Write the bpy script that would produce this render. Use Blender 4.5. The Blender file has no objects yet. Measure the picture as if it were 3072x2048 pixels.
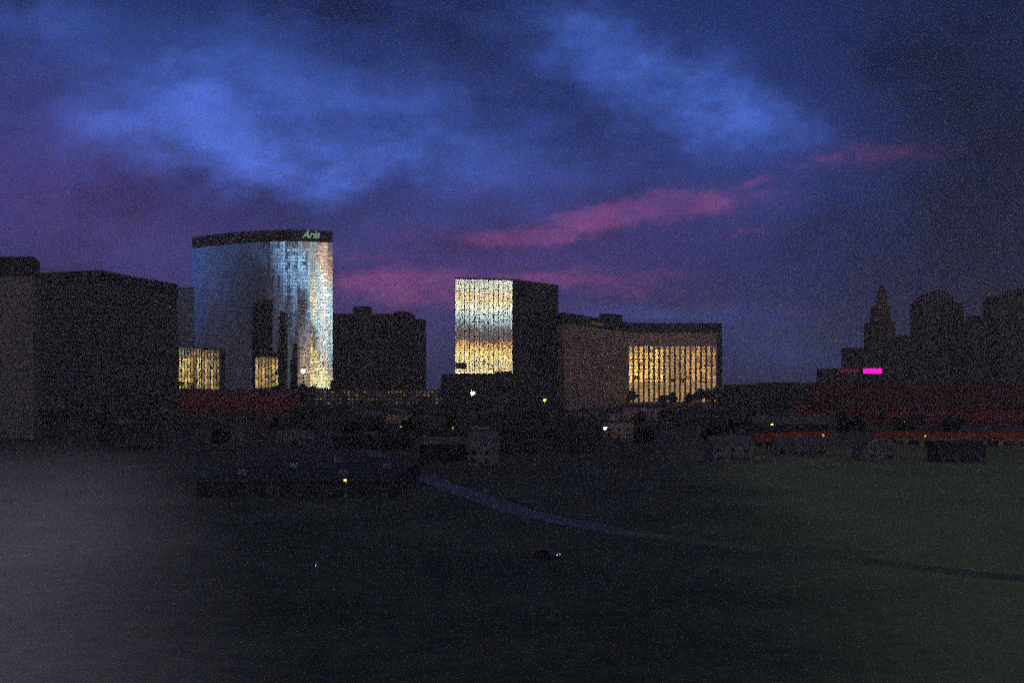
import bpy, bmesh, math, random
from mathutils import Vector, Matrix
random.seed(7)
scene = bpy.context.scene
COL = scene.collection
F = 3400.0            # focal length in photo pixels
CX, HY, EYE = 1536.0, 1150.0, 30.0   # centre column, horizon row, eye height in metres
R = math.radians

def X(px, d): return (px - CX) / F * d
def Z(py, d): return EYE + (HY - py) / F * d
def GD(py, z=0.0): return (EYE - z) * F / (py - HY)     # distance of a point of height z seen at row py

# ------------------------------------------------------------------ materials
def new_mat(name):
    m = bpy.data.materials.new(name); m.use_nodes = True
    nt = m.node_tree; nt.nodes.clear()
    out = nt.nodes.new('ShaderNodeOutputMaterial')
    b = nt.nodes.new('ShaderNodeBsdfPrincipled')
    nt.links.new(b.outputs[0], out.inputs[0])
    return m, nt, b

def matte(name, c1, c2=None, scale=0.2, rough=0.85, bump=0.0, spec=0.3):
    m, nt, b = new_mat(name)
    c2 = c2 or tuple(v * 0.72 for v in c1)
    tc = nt.nodes.new('ShaderNodeTexCoord')
    n = nt.nodes.new('ShaderNodeTexNoise'); n.inputs['Scale'].default_value = scale
    n.inputs['Detail'].default_value = 6; n.inputs['Roughness'].default_value = .65
    nt.links.new(tc.outputs['Object'], n.inputs['Vector'])
    r = nt.nodes.new('ShaderNodeValToRGB')
    r.color_ramp.elements[0].position = .35; r.color_ramp.elements[0].color = (*c2, 1)
    r.color_ramp.elements[1].position = .65; r.color_ramp.elements[1].color = (*c1, 1)
    nt.links.new(n.outputs[0], r.inputs[0]); nt.links.new(r.outputs[0], b.inputs['Base Color'])
    b.inputs['Roughness'].default_value = rough
    b.inputs['Specular IOR Level'].default_value = spec
    if bump:
        bp = nt.nodes.new('ShaderNodeBump'); bp.inputs['Strength'].default_value = bump
        nt.links.new(n.outputs[0], bp.inputs['Height']); nt.links.new(bp.outputs[0], b.inputs['Normal'])
    return m

def mirror(name, col, rough=0.03, var=0.12):
    """coated reflective glazing: metallic coat, each pane a little different in tint"""
    m, nt, b = new_mat(name)
    g = nt.nodes.new('ShaderNodeNewGeometry')
    mr = nt.nodes.new('ShaderNodeMapRange'); mr.inputs[3].default_value = 1 - var; mr.inputs[4].default_value = 1
    nt.links.new(g.outputs['Random Per Island'], mr.inputs[0])
    mx = nt.nodes.new('ShaderNodeMix'); mx.data_type = 'RGBA'; mx.blend_type = 'MULTIPLY'
    mx.inputs[0].default_value = 1; mx.inputs[6].default_value = (*col, 1)
    nt.links.new(mr.outputs[0], mx.inputs[7]); nt.links.new(mx.outputs[2], b.inputs['Base Color'])
    b.inputs['Metallic'].default_value = 1; b.inputs['Roughness'].default_value = rough
    return m

def glow(name, col, s):
    m = bpy.data.materials.new(name); m.use_nodes = True
    nt = m.node_tree; nt.nodes.clear()
    out = nt.nodes.new('ShaderNodeOutputMaterial'); e = nt.nodes.new('ShaderNodeEmission')
    e.inputs[0].default_value = (*col, 1); e.inputs[1].default_value = s
    nt.links.new(e.outputs[0], out.inputs[0])
    return m

MT = dict(
    concrete=matte('grey concrete', (.075, .06, .068), scale=.15),
    dark_conc=matte('dark cladding', (.035, .033, .035), scale=.1),
    black=matte('black metal', (.012, .012, .013), rough=.6),
    stucco=matte('tan stucco', (.34, .25, .18), scale=.12),
    pale=matte('pale stucco', (.22, .17, .175), scale=.12),
    bronze=matte('brown stucco', (.58, .33, .25), (.46, .25, .19), scale=.06),
    redwall=matte('dark red render', (.34, .032, .04), (.20, .024, .03), scale=.05),
    redroof=matte('red roof coating', (.11, .018, .016), (.05, .012, .012), scale=.03),
    orangefascia=matte('orange red fascia', (.50, .075, .02), (.34, .05, .016), scale=.08),  # dull red glow of the lit awnings, put into the fascia colour
    roofdark=matte('dark gravel roof', (.03, .03, .032), scale=.3),
    roofpale=matte('pale membrane roof', (.15, .13, .14), scale=.1),
    metal=matte('galvanised steel', (.2, .2, .21), rough=.45),
    asphalt=matte('asphalt', (.05, .05, .052), scale=.3),
    bark=matte('bark', (.045, .032, .022), scale=2),
    leaf=matte('dark green leaves', (.03, .045, .018), (.016, .026, .012), scale=.8),
    rubber=matte('rubber', (.02, .02, .02)),
    carpaint=matte('dark grey car paint', (.06, .06, .07), rough=.3, spec=.6),
    carglass=mirror('car glass', (.15, .16, .18), .05),
    glass=mirror('blue reflective glass', (.66, .70, .72), .035, .38),
    glassb=mirror('silver reflective glass', (.84, .83, .80), .03, .22),
    brownglass=matte('brown tinted glass', (.26, .14, .10), rough=.4),
    softglass=matte('pale tinted glass', (.17, .135, .14), rough=.4),
    goldglass=mirror('gold reflective glass', (.95, .72, .40), .05, .35),
    dimglass=matte('dull tinted glass', (.022, .022, .026), (.014, .014, .016), rough=.5, spec=.25),
    bluepane=mirror('grey blue glass', (.46, .44, .46), .15, .3),
)

# ------------------------------------------------------------------ mesh helpers
class MB:
    def __init__(s): s.bm = bmesh.new()
    def quad(s, *ps):
        return s.bm.faces.new([s.bm.verts.new(p) for p in ps])
    def prism(s, poly, z0, z1, top_scale=None):
        n = len(poly)
        a = sum((poly[i][0]*poly[(i+1) % n][1] - poly[(i+1) % n][0]*poly[i][1]) for i in range(n))
        if a < 0: poly = poly[::-1]
        cx = sum(p[0] for p in poly)/n; cy = sum(p[1] for p in poly)/n
        k = 1 if top_scale is None else top_scale
        lo = [s.bm.verts.new((x, y, z0)) for x, y in poly]
        hi = [s.bm.verts.new((cx+(x-cx)*k, cy+(y-cy)*k, z1)) for x, y in poly]
        for i in range(n):
            j = (i+1) % n
            s.bm.faces.new((lo[i], lo[j], hi[j], hi[i]))
        s.bm.faces.new(hi); s.bm.faces.new(lo[::-1])
        return s
    def box(s, x0, x1, y0, y1, z0, z1):
        return s.prism([(x0, y0), (x1, y0), (x1, y1), (x0, y1)], z0, z1)
    def tube(s, p0, p1, r0, r1=None, n=8):
        r1 = r0 if r1 is None else r1
        p0 = Vector(p0); p1 = Vector(p1); ax = (p1-p0).normalized()
        u = ax.orthogonal().normalized(); v = ax.cross(u)
        A = [s.bm.verts.new(p0 + (u*math.cos(t)+v*math.sin(t))*r0) for t in [2*math.pi*k/n for k in range(n)]]
        B = [s.bm.verts.new(p1 + (u*math.cos(t)+v*math.sin(t))*r1) for t in [2*math.pi*k/n for k in range(n)]]
        for i in range(n):
            j = (i+1) % n; s.bm.faces.new((A[i], A[j], B[j], B[i]))
        s.bm.faces.new(A[::-1]); s.bm.faces.new(B)
        return s
    def ball(s, c, r, seg=10):
        g = bmesh.ops.create_uvsphere(s.bm, u_segments=seg, v_segments=seg//2+1, radius=r)
        bmesh.ops.translate(s.bm, verts=g['verts'], vec=c)
        return s
    def build(s, name, mat, parent=None, smooth=False, bevel=0):
        if bevel:
            bmesh.ops.bevel(s.bm, geom=list(s.bm.edges), offset=bevel, segments=2, affect='EDGES')
        me = bpy.data.meshes.new(name); s.bm.to_mesh(me); s.bm.free()
        if smooth: me.shade_smooth()
        me.materials.append(mat)
        o = bpy.data.objects.new(name, me); COL.objects.link(o)
        if parent is not None:
            o.parent = parent
            m = parent; off = Vector((0, 0, 0))
            while m is not None: off += m.location; m = m.parent
            for v in me.vertices: v.co -= off           # shapes are given in world metres
        return o

def tag(o, label, cat, group=None, kind=None):
    if label: o['label'] = label
    if cat: o['category'] = cat
    if group: o['group'] = group
    if kind: o['kind'] = kind
    return o

def thing(name, loc, label, cat, group=None):
    o = bpy.data.objects.new(name, None); COL.objects.link(o); o.location = loc
    o.empty_display_size = 1
    return tag(o, label, cat, group)

def struct(name, mb, mat):
    o = mb.build(name, mat); o['kind'] = 'structure'; return o

def strip(p, q, z0, z1, out, thick):
    """a flat slab standing on the wall line p-q, `out` metres proud of it"""
    p = Vector(p); q = Vector(q); t = (q-p).normalized(); n = Vector((t.y, -t.x))
    a = p+n*out; b = q+n*out; c = q+n*(out-thick); d = p+n*(out-thick)
    return [(a.x, a.y), (b.x, b.y), (c.x, c.y), (d.x, d.y)]

def ribbons(parent, p, q, z0, z1, n, mat, frac=.5, name='window_strip', inset=1.2):
    """one ribbon window for every storey of a wall, standing 5 cm proud of it"""
    p = Vector(p); q = Vector(q); t = (q-p).normalized()
    h = (z1-z0)/n
    for k in range(n):
        za = z0 + h*(k+(1-frac)/2)
        MB().prism(strip(p+t*inset, q-t*inset, 0, 0, .05, .2), za, za+h*frac).build(name, mat, parent)

def panes(parent, p, q, z0, z1, nc, nr, mat, jit, gap, name, out=.06):
    """flat curtain wall of separate panes, each hung very slightly out of true"""
    p = Vector((*p, 0)); q = Vector((*q, 0)); t = (q-p); L = t.length; t.normalize(); n = Vector((t.y, -t.x, 0))
    mb = MB(); w = L/nc; h = (z1-z0)/nr
    for i in range(nc):
        ju = random.gauss(0, jit)
        for k in range(nr):
            a = ju*.5 + random.gauss(0, jit); b = random.gauss(0, jit)
            c = p + t*(w*(i+.5)) + n*out; c.z = z0+h*(k+.5)
            tt = t + n*a; uu = Vector((0, 0, 1)) + n*b
            hw = w/2-gap; hh = h/2-gap
            mb.quad(c-tt*hw-uu*hh, c+tt*hw-uu*hh, c+tt*hw+uu*hh, c-tt*hw+uu*hh)
    return mb.build(name, mat, parent)

def rect(px0, px1, d, depth):
    """footprint whose front runs across the view between two columns at distance d"""
    x0, x1 = X(px0, d), X(px1, d)
    return [(x0, d), (x1, d), (x1, d+depth), (x0, d+depth)]

# ------------------------------------------------------------------ camera
cam = bpy.data.cameras.new('camera'); co = bpy.data.objects.new('camera', cam); COL.objects.link(co)
co.location = (0, 0, EYE); co.rotation_euler = (R(90), 0, 0)
cam.sensor_width = 36; cam.lens = 36*F/3072; cam.shift_y = (HY-1024)/3072
cam.clip_end = 30000; cam.clip_start = .5
scene.camera = co

# ------------------------------------------------------------------ sky
world = bpy.data.worlds.new('World'); scene.world = world; world.use_nodes = True
nt = world.node_tree; nt.nodes.clear()
N, L = nt.nodes, nt.links
def setin(s, v):
    if hasattr(v, 'is_output'): L.new(v, s)
    elif isinstance(v, (tuple, list)) and len(v) == 3 and s.type == 'RGBA': s.default_value = (*v, 1)
    else: s.default_value = v
def M(op, a, b=None, c=None, clamp=False):
    n = N.new('ShaderNodeMath'); n.operation = op; n.use_clamp = clamp
    setin(n.inputs[0], a)
    if b is not None: setin(n.inputs[1], b)
    if c is not None: setin(n.inputs[2], c)
    return n.outputs[0]
def SS(x, a, b):
    n = N.new('ShaderNodeMapRange'); n.interpolation_type = 'SMOOTHSTEP'; n.clamp = True
    setin(n.inputs[0], x)
    if a < b: lo, hi, f0, f1 = a, b, 0.0, 1.0
    else: lo, hi, f0, f1 = b, a, 1.0, 0.0
    n.inputs[1].default_value = lo; n.inputs[2].default_value = hi
    n.inputs[3].default_value = f0; n.inputs[4].default_value = f1
    return n.outputs[0]
def MIX(f, a, b):
    n = N.new('ShaderNodeMix'); n.data_type = 'RGBA'; n.clamp_factor = True
    setin(n.inputs[0], f); setin(n.inputs[6], a); setin(n.inputs[7], b); return n.outputs[2]
def ADDC(a, f, col):
    n = N.new('ShaderNodeMix'); n.data_type = 'RGBA'; n.blend_type = 'ADD'; n.clamp_factor = False
    setin(n.inputs[0], f); setin(n.inputs[6], a); setin(n.inputs[7], col); return n.outputs[2]
def VEC(x, y, z=0.0):
    n = N.new('ShaderNodeCombineXYZ')
    for i, v in enumerate((x, y, z)): setin(n.inputs[i], v)
    return n.outputs[0]
def NOISE(v, scale, detail=4, rough=.55):
    n = N.new('ShaderNodeTexNoise'); setin(n.inputs['Vector'], v); n.inputs['Scale'].default_value = scale
    n.inputs['Detail'].default_value = detail; n.inputs['Roughness'].default_value = rough
    return n.outputs[0]
def RAMP(x, lo, hi, stops):
    n = N.new('ShaderNodeMapRange'); n.clamp = True; setin(n.inputs[0], x)
    n.inputs[1].default_value = lo; n.inputs[2].default_value = hi
    r = N.new('ShaderNodeValToRGB'); L.new(n.outputs[0], r.inputs[0])
    e = r.color_ramp.elements
    while len(e) < len(stops): e.new(.5)
    for k, (p, c) in enumerate(stops):
        e[k].position = (p-lo)/(hi-lo); e[k].color = (*c, 1)
    return r.outputs[0]
def SCALE(c, f):
    n = N.new('ShaderNodeVectorMath'); n.operation = 'SCALE'; L.new(c, n.inputs[0]); n.inputs[3].default_value = f; return n.outputs[0]
def BLOBS(xs, ys, lst):
    tot = None
    for (x0, y0, rx, ry, ang, amp) in lst:
        ca, sa = math.cos(R(ang)), math.sin(R(ang))
        dx = M('SUBTRACT', xs, x0); dy = M('SUBTRACT', ys, y0)
        a = M('ADD', M('MULTIPLY', dx, ca/rx), M('MULTIPLY', dy, sa/rx))
        b = M('ADD', M('MULTIPLY', dx, -sa/ry), M('MULTIPLY', dy, ca/ry))
        r2 = M('ADD', M('MULTIPLY', a, a), M('MULTIPLY', b, b))
        g = M('MULTIPLY', M('EXPONENT', M('MULTIPLY', r2, -1.0)), amp)
        tot = g if tot is None else M('ADD', tot, g)
    return tot

tc = N.new('ShaderNodeTexCoord'); sp = N.new('ShaderNodeSeparateXYZ'); L.new(tc.outputs['Generated'], sp.inputs[0])
dx, dy, dz = sp.outputs
yf = M('MAXIMUM', dy, .12)
fx = M('MULTIPLY', M('DIVIDE', dx, yf), F/1000)        # cloud coordinates in thousands of photo pixels
fy = M('MULTIPLY', M('DIVIDE', dz, yf), F/1000)        # above the horizon
fv = VEC(fx, fy)
w1 = M('SUBTRACT', NOISE(fv, 1.6, 5), .5); w2 = M('SUBTRACT', NOISE(VEC(fx, fy, 7.3), 1.6, 5), .5)
w3 = M('SUBTRACT', NOISE(VEC(fx, M('MULTIPLY', fy, 1.6), 3.1), 5.0, 5), .5)
w4 = M('SUBTRACT', NOISE(VEC(fx, M('MULTIPLY', fy, 1.4), 15.0), 4.5, 8, .62), .5)
w5 = M('SUBTRACT', NOISE(VEC(fx, M('MULTIPLY', fy, 1.4), 18.0), 4.5, 8, .62), .5)
bx = M('ADD', fx, M('ADD', M('MULTIPLY', w1, .42), M('MULTIPLY', w4, .34))); by = M('ADD', fy, M('ADD', M('MULTIPLY', w2, .32), M('MULTIPLY', w5, .26)))
px_ = M('ADD', fx, M('MULTIPLY', w1, .20)); py_ = M('ADD', fy, M('ADD', M('MULTIPLY', w2, .10), M('MULTIPLY', w3, .055)))
def b(px, py, rx, ry, ang, amp): return ((px-CX)/1000, (HY-py)/1000, rx/1000, ry/1000, ang, amp)
blue = BLOBS(bx, by, [
    b(450, 350, 260, 90, 8, .50), b(800, 330, 420, 130, -5, .48), b(1000, 450, 360, 85, 0, .70), b(620, 460, 280, 70, -8, .42),
    b(640, 190, 260, 100, 20, .32), b(150, 60, 300, 90, 0, .20), b(1250, 330, 260, 140, 10, .32),
    b(1780, 130, 210, 90, -25, .42), b(2030, 260, 330, 100, -22, .62), b(2230, 330, 200, 80, -12, .45), b(1550, 480, 420, 120, 0, .22),
    b(1300, 650, 300, 90, 0, .15), b(2450, 600, 300, 120, 0, .10), b(150, 120, 260, 160, 0, .16)])
blue2 = BLOBS(px_, py_, [b(2020, 948, 260, 22, 0, .30), b(1730, 930, 70, 26, -12, .22), b(2300, 1040, 240, 110, 0, .20),
    b(1310, 1040, 60, 130, 0, .20), b(1180, 890, 140, 26, 0, .10), b(2450, 1070, 200, 46, 0, .34), b(1950, 1010, 500, 60, 0, .10), b(480, 780, 200, 60, 0, .08)])
pink = BLOBS(px_, py_, [
    b(2060, 612, 240, 42, 3, 1.05), b(1830, 640, 200, 38, 10, .8), b(1680, 700, 200, 38, 14, .85), b(1430, 716, 160, 30, -4, .75), b(1380, 560, 160, 26, 8, .25), b(2240, 700, 200, 24, 4, .3), b(1000, 760, 180, 30, 0, .3), b(2050, 930, 260, 22, 0, .3),
    b(1160, 835, 210, 42, 4, .85), b(1250, 890, 210, 56, 6, .75), b(1600, 826, 120, 20, 0, .55), b(1820, 848, 260, 52, -4, .85),
    b(1960, 830, 160, 20, 0, .35), b(2650, 468, 230, 42, 4, .85), b(2450, 930, 160, 14, 0, .35), b(2280, 540, 90, 16, 10, .30),
    b(1100, 690, 260, 60, 0, .14), b(2800, 880, 140, 40, 0, .18), b(1350, 900, 60, 60, 0, .35), b(700, 660, 200, 50, 0, .10)])
purple = BLOBS(fx, fy, [b(150, 620, 560, 280, 0, .8), b(1250, 880, 640, 240, 0, .72), b(1750, 760, 500, 200, 0, .35),
                        b(60, 330, 260, 260, 0, .22), b(420, 800, 300, 150, 0, .25)])
mott = M('ADD', .38, M('MULTIPLY', SS(NOISE(VEC(fx, M('MULTIPLY', fy, 1.7), 11.0), 3.4, 9, .66), .28, .70), 1.05))
basem = M('ADD', .50, M('MULTIPLY', SS(NOISE(VEC(fx, M('MULTIPLY', fy, 1.6), 31.0), 2.4, 9, .66), .28, .72), 1.0))
base = RAMP(fy, 0, 1.2, [(0, (.015, .026, .095)), (.15, (.018, .028, .125)), (.45, (.022, .034, .165)), (.8, (.020, .040, .20)), (1.15, (.013, .030, .145))])
fc = ADDC(MIX(basem, (0, 0, 0), base), purple, (.042, .011, .058))
fc = ADDC(fc, M('MULTIPLY', M('ADD', blue, blue2), mott), (.045, .106, .44))
rag = M('ADD', M('MULTIPLY', M('SUBTRACT', NOISE(VEC(fx, M('MULTIPLY', fy, 2.4), 21.0), 8.5, 9, .64), .5), 2.9), pink)
pinkm = M('ADD', M('MULTIPLY', M('MULTIPLY', SS(rag, .18, 1.15), SS(pink, .05, .35)), .90), M('MULTIPLY', pink, .22))
fc = ADDC(fc, M('MULTIPLY', pinkm, mott), (.125, .019, .042))
right = M('MULTIPLY', SS(fx, .55, 1.5), .68)                # vignette painted into the sky, darker to the right
dark = M('MINIMUM', M('ADD', right, BLOBS(bx, by, [b(2950, 700, 420, 500, 0, .25), b(1400, 120, 260, 120, 0, .35), b(1450, 250, 200, 120, 0, .2), b(900, 600, 500, 60, 0, .25), b(60, 900, 260, 200, 0, .25)])), .85)
fc = MIX(dark, fc, (.007, .010, .030))

# the other half of the sky, where the sun has just set: seen only in the glass
az = M('ARCTAN2', dx, M('MULTIPLY', dy, -1.0))
hl = M('MAXIMUM', M('SQRT', M('ADD', M('MULTIPLY', dx, dx), M('MULTIPLY', dy, dy))), .05)
el = M('DIVIDE', dz, hl)
av = VEC(M('MULTIPLY', az, 5.0), M('MULTIPLY', el, 38.0))
n1 = M('SUBTRACT', NOISE(av, 1.0, 5), .5)
n2 = NOISE(VEC(M('MULTIPLY', az, 9.0), M('MULTIPLY', el, 30.0), 4.0), 1.0, 4)
azd = M('MULTIPLY', az, 57.29578)
elw = M('ADD', M('ADD', el, M('MULTIPLY', n1, .010)), M('MULTIPLY', M('SUBTRACT', azd, 22.5), .0009))
OR, YE, CYN, GR, BR = (.75, .34, .11), (1.05, .82, .30), (.58, .84, .92), (.27, .33, .36), (.085, .062, .070)
A = RAMP(elw, 0, .16, [(0, (.9, .72, .3)), (.009, (1.2, .95, .45)), (.0125, (.95, .72, .33)), (.015, (.42, .33, .20)), (.0185, (.85, .75, .42)), (.024, YE), (.029, (1.0, .70, .22)),
    (.034, OR), (.0385, BR), (.047, (.10, .085, .09)), (.052, GR), (.058, (.55, .72, .74)), (.0645, (.75, .95, .92)), (.0665, (1.1, 1.0, .68)), (.073, (1.0, .82, .42)), (.0775, (.80, .52, .25)),
    (.0805, (.62, .62, .48)), (.087, (.70, .72, .58)), (.093, (.36, .38, .36)), (.16, (.10, .17, .26))])
Bm = RAMP(elw, 0, .2, [(0, (1.2, 1.05, .55)), (.018, (1.25, 1.1, .55)), (.026, (.95, .80, .36)), (.034, (.55, .50, .42)), (.045, (.42, .62, .68)), (.060, (.62, .90, .98)), (.075, (.85, .95, .90)),
    (.09, (.60, .88, .98)), (.102, (.62, .80, .82)), (.112, (.62, .46, .34)), (.126, (.45, .24, .17)), (.14, (.12, .10, .12)), (.2, (.06, .11, .22))])
C = RAMP(elw, 0, .2, [(0, (.035, .040, .055)), (.02, (.04, .05, .075)), (.035, (.05, .075, .13)), (.055, (.10, .18, .33)), (.075, (.16, .29, .46)), (.10, (.18, .31, .46)),
    (.112, (.26, .19, .18)), (.122, (.20, .12, .11)), (.132, (.06, .06, .085)), (.2, (.045, .08, .19))])
S = RAMP(elw, 0, .2, [(0, (.006, .008, .015)), (.03, (.010, .014, .032)), (.055, (.028, .050, .13)), (.09, (.055, .11, .34)), (.125, (.05, .10, .34)), (.2, (.03, .06, .20))])
azw = M('ADD', azd, M('MULTIPLY', M('SUBTRACT', n2, .5), 16.0))
bc = MIX(SS(azw, -52, -22), SCALE(S, 2.6), MIX(SS(azd, -34, -8), SCALE(C, 2.6), ADDC(SCALE(C, 4.8), SS(el, .03, .06), (.05, .05, .04))))
bc = MIX(SS(azd, 17, 20.5), bc, SCALE(A, 2.7))
bc = MIX(SS(azd, 26.5, 31), bc, SCALE(Bm, 2.4))
bc = MIX(SS(azd, 52, 80), bc, (.014, .018, .040))
bc = MIX(SS(azd, -84, -104), bc, (.018, .024, .062))
nd = NOISE(VEC(M('MULTIPLY', az, 6.5), M('MULTIPLY', el, 26.0), 8.0), 1.0, 5, .6)
bc = MIX(M('MULTIPLY', M('MULTIPLY', SS(nd, .49, .55), .90), M('MULTIPLY', SS(azd, -75, -50), SS(azd, 19, 14))), bc, (.030, .022, .034))
dk = BLOBS(azd, el, [(8, .072, 9, .017, 0, .95), (10, .122, 10, .012, 0, .7), (-18, .043, 7, .016, 0, .7), (0, .02, 10, .02, 0, .6), (-3, .10, 4, .02, 0, .35), (-90, .05, 9, .04, 0, .7)])
bc = MIX(M('MINIMUM', dk, .93), bc, (.040, .020, .022))
bc = ADDC(bc, BLOBS(azd, el, [(11, .012, 7, .024, 0, 1.0)]), (1.8, 1.2, .58))
bc = MIX(SS(el, .17, .40), bc, (.066, .064, .100))
fc = MIX(SS(el, .44, .85), fc, (.066, .064, .100))          # unseen overhead sky, brightened to light the ground and haze
col = MIX(SS(dy, -.05, .16), bc, fc)
col = ADDC(col, BLOBS(azd, el, [(-103, .105, 26, .050, 0, 1.0)]), (.055, .125, .42))
col = MIX(SS(dz, -.02, -.2), col, (.006, .006, .008))
sky = N.new('ShaderNodeTexSky'); sky.sky_type = 'NISHITA'; sky.sun_disc = False
sky.sun_elevation = R(-2.0); sky.sun_rotation = R(150); sky.altitude = 600
col = ADDC(col, .01, sky.outputs[0])
bg = N.new('ShaderNodeBackground'); L.new(col, bg.inputs[0]); bg.inputs[1].default_value = 1.0
wo = N.new('ShaderNodeOutputWorld'); L.new(bg.outputs[0], wo.inputs[0])

# afterglow of the sun that has just gone down behind the camera
sl = bpy.data.lights.new('sun', 'SUN'); sl.energy = .03; sl.angle = R(12); sl.color = (1, .62, .36)
so = bpy.data.objects.new('sun', sl); COL.objects.link(so)
so.rotation_euler = Vector((-math.sin(R(40)), math.cos(R(40)), -.05)).to_track_quat('-Z', 'Y').to_euler()

# ------------------------------------------------------------------ ground, roads
g = MB(); GX = 4800
xs = [-GX, -2500, -1200, -600, -300, -150, 0, 150, 300, 600, 1200, 2500, GX]
ys = [-420, -150, 0, 150, 300, 450, 600, 900, 1200, 2500, GX]
vs = {}
for i, x in enumerate(xs):
    for j, y in enumerate(ys): vs[i, j] = g.bm.verts.new((x, y, 0))
for i in range(len(xs)-1):
    for j in range(len(ys)-1): g.bm.faces.new((vs[i, j], vs[i+1, j], vs[i+1, j+1], vs[i, j+1]))
def ground_mat():
    m, t, bs = new_mat('scrub ground with painted veils')
    ge = t.nodes.new('ShaderNodeNewGeometry'); sx = t.nodes.new('ShaderNodeSeparateXYZ'); t.links.new(ge.outputs['Position'], sx.inputs[0])
    def mm(op, a, c=None):
        n = t.nodes.new('ShaderNodeMath'); n.operation = op
        for k, v in enumerate((a, c)):
            if v is None: continue
            if hasattr(v, 'is_output'): t.links.new(v, n.inputs[k])
            else: n.inputs[k].default_value = v
        return n.outputs[0]
    def ns(sc, d=5):
        n = t.nodes.new('ShaderNodeTexNoise'); n.inputs['Scale'].default_value = sc; n.inputs['Detail'].default_value = d
        t.links.new(ge.outputs['Position'], n.inputs['Vector']); return n.outputs[0]
    def mr(x, a, c):
        n = t.nodes.new('ShaderNodeMapRange'); n.interpolation_type = 'SMOOTHSTEP'; t.links.new(x, n.inputs[0])
        n.inputs[1].default_value = a; n.inputs[2].default_value = c; return n.outputs[0]
    def mx(f, a, c):
        n = t.nodes.new('ShaderNodeMix'); n.data_type = 'RGBA'; t.links.new(f, n.inputs[0])
        for k, v in ((6, a), (7, c)):
            if hasattr(v, 'is_output'): t.links.new(v, n.inputs[k])
            else: n.inputs[k].default_value = (*v, 1)
        return n.outputs[2]
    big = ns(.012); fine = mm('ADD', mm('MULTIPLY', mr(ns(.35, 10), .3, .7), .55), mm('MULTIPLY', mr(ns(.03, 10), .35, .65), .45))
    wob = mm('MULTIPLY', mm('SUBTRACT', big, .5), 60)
    left0 = mr(mm('ADD', mm('MULTIPLY', mm('ADD', sx.outputs[0], mm('MULTIPLY', sx.outputs[1], .30)), -1.0), mm('MULTIPLY', wob, .3)), -18, 34)   # pale reflection veil at lower left, painted into the ground colour
    rgt = mr(mm('ADD', mm('SUBTRACT', sx.outputs[0], mm('MULTIPLY', sx.outputs[1], .12)), wob), 0, 45)                         # greenish corner veil on the right, painted as ground colour
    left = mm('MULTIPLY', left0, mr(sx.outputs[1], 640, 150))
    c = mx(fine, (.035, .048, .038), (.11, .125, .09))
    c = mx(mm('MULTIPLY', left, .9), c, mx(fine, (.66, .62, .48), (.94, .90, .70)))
    c = mx(mm('MULTIPLY', rgt, .75), c, mx(fine, (.22, .29, .11), (.36, .42, .19)))
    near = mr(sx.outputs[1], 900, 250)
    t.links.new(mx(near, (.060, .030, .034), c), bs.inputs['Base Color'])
    bmp = t.nodes.new('ShaderNodeBump'); bmp.inputs['Strength'].default_value = .5; bmp.inputs['Distance'].default_value = .3; t.links.new(ns(1.5, 8), bmp.inputs['Height']); t.links.new(bmp.outputs[0], bs.inputs['Normal'])
    bs.inputs['Roughness'].default_value = .95; bs.inputs['Specular IOR Level'].default_value = .15
    return m
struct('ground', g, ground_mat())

wet = matte('worn asphalt road', (.095, .105, .145), (.055, .062, .085), scale=.04, rough=.6, spec=.5)
def road(name, pts, w, z, mat, kerb=True):
    mb = MB()
    def off(k, s):
        a = Vector(pts[max(0, k-1)]); c = Vector(pts[min(len(pts)-1, k+1)]); t = (c-a).normalized()
        return Vector(pts[k]) + Vector((t.y, -t.x))*s
    for k in range(len(pts)-1):
        a, c_, d, e = off(k, -w), off(k, w), off(k+1, w), off(k+1, -w)
        mb.quad((a.x, a.y, z), (c_.x, c_.y, z), (d.x, d.y, z), (e.x, e.y, z))
    bmesh.ops.recalc_face_normals(mb.bm, faces=mb.bm.faces)
    struct(name, mb, mat)
    if kerb:
        kb = MB()
        for s in (w, -w-.3):
            for k in range(len(pts)-1):
                a, c_, d, e = off(k, s), off(k, s+.3), off(k+1, s+.3), off(k+1, s)
                kb.prism([tuple(a), tuple(c_), tuple(d), tuple(e)], 0, .13)
        struct('kerb', kb, MT['concrete'])
road('road', [(X(1000, 600), 600), (X(1180, 440), 440), (X(1310, 345), 345), (X(1560, 265), 265), (X(1830, 232), 232)], 4.5, .004, wet)
road('track', [(X(1830, 231.9), 231.9), (X(2300, 205), 205), (X(3000, 176), 176), (X(4200, 150), 150)], 3.2, .008, matte('dirt track', (.15, .18, .10), (.10, .125, .07), scale=.08), False)
road('cross_street', [(-700, 660), (-200, 690), (200, 700), (800, 665)], 7, .012, MT['asphalt'])

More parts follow.
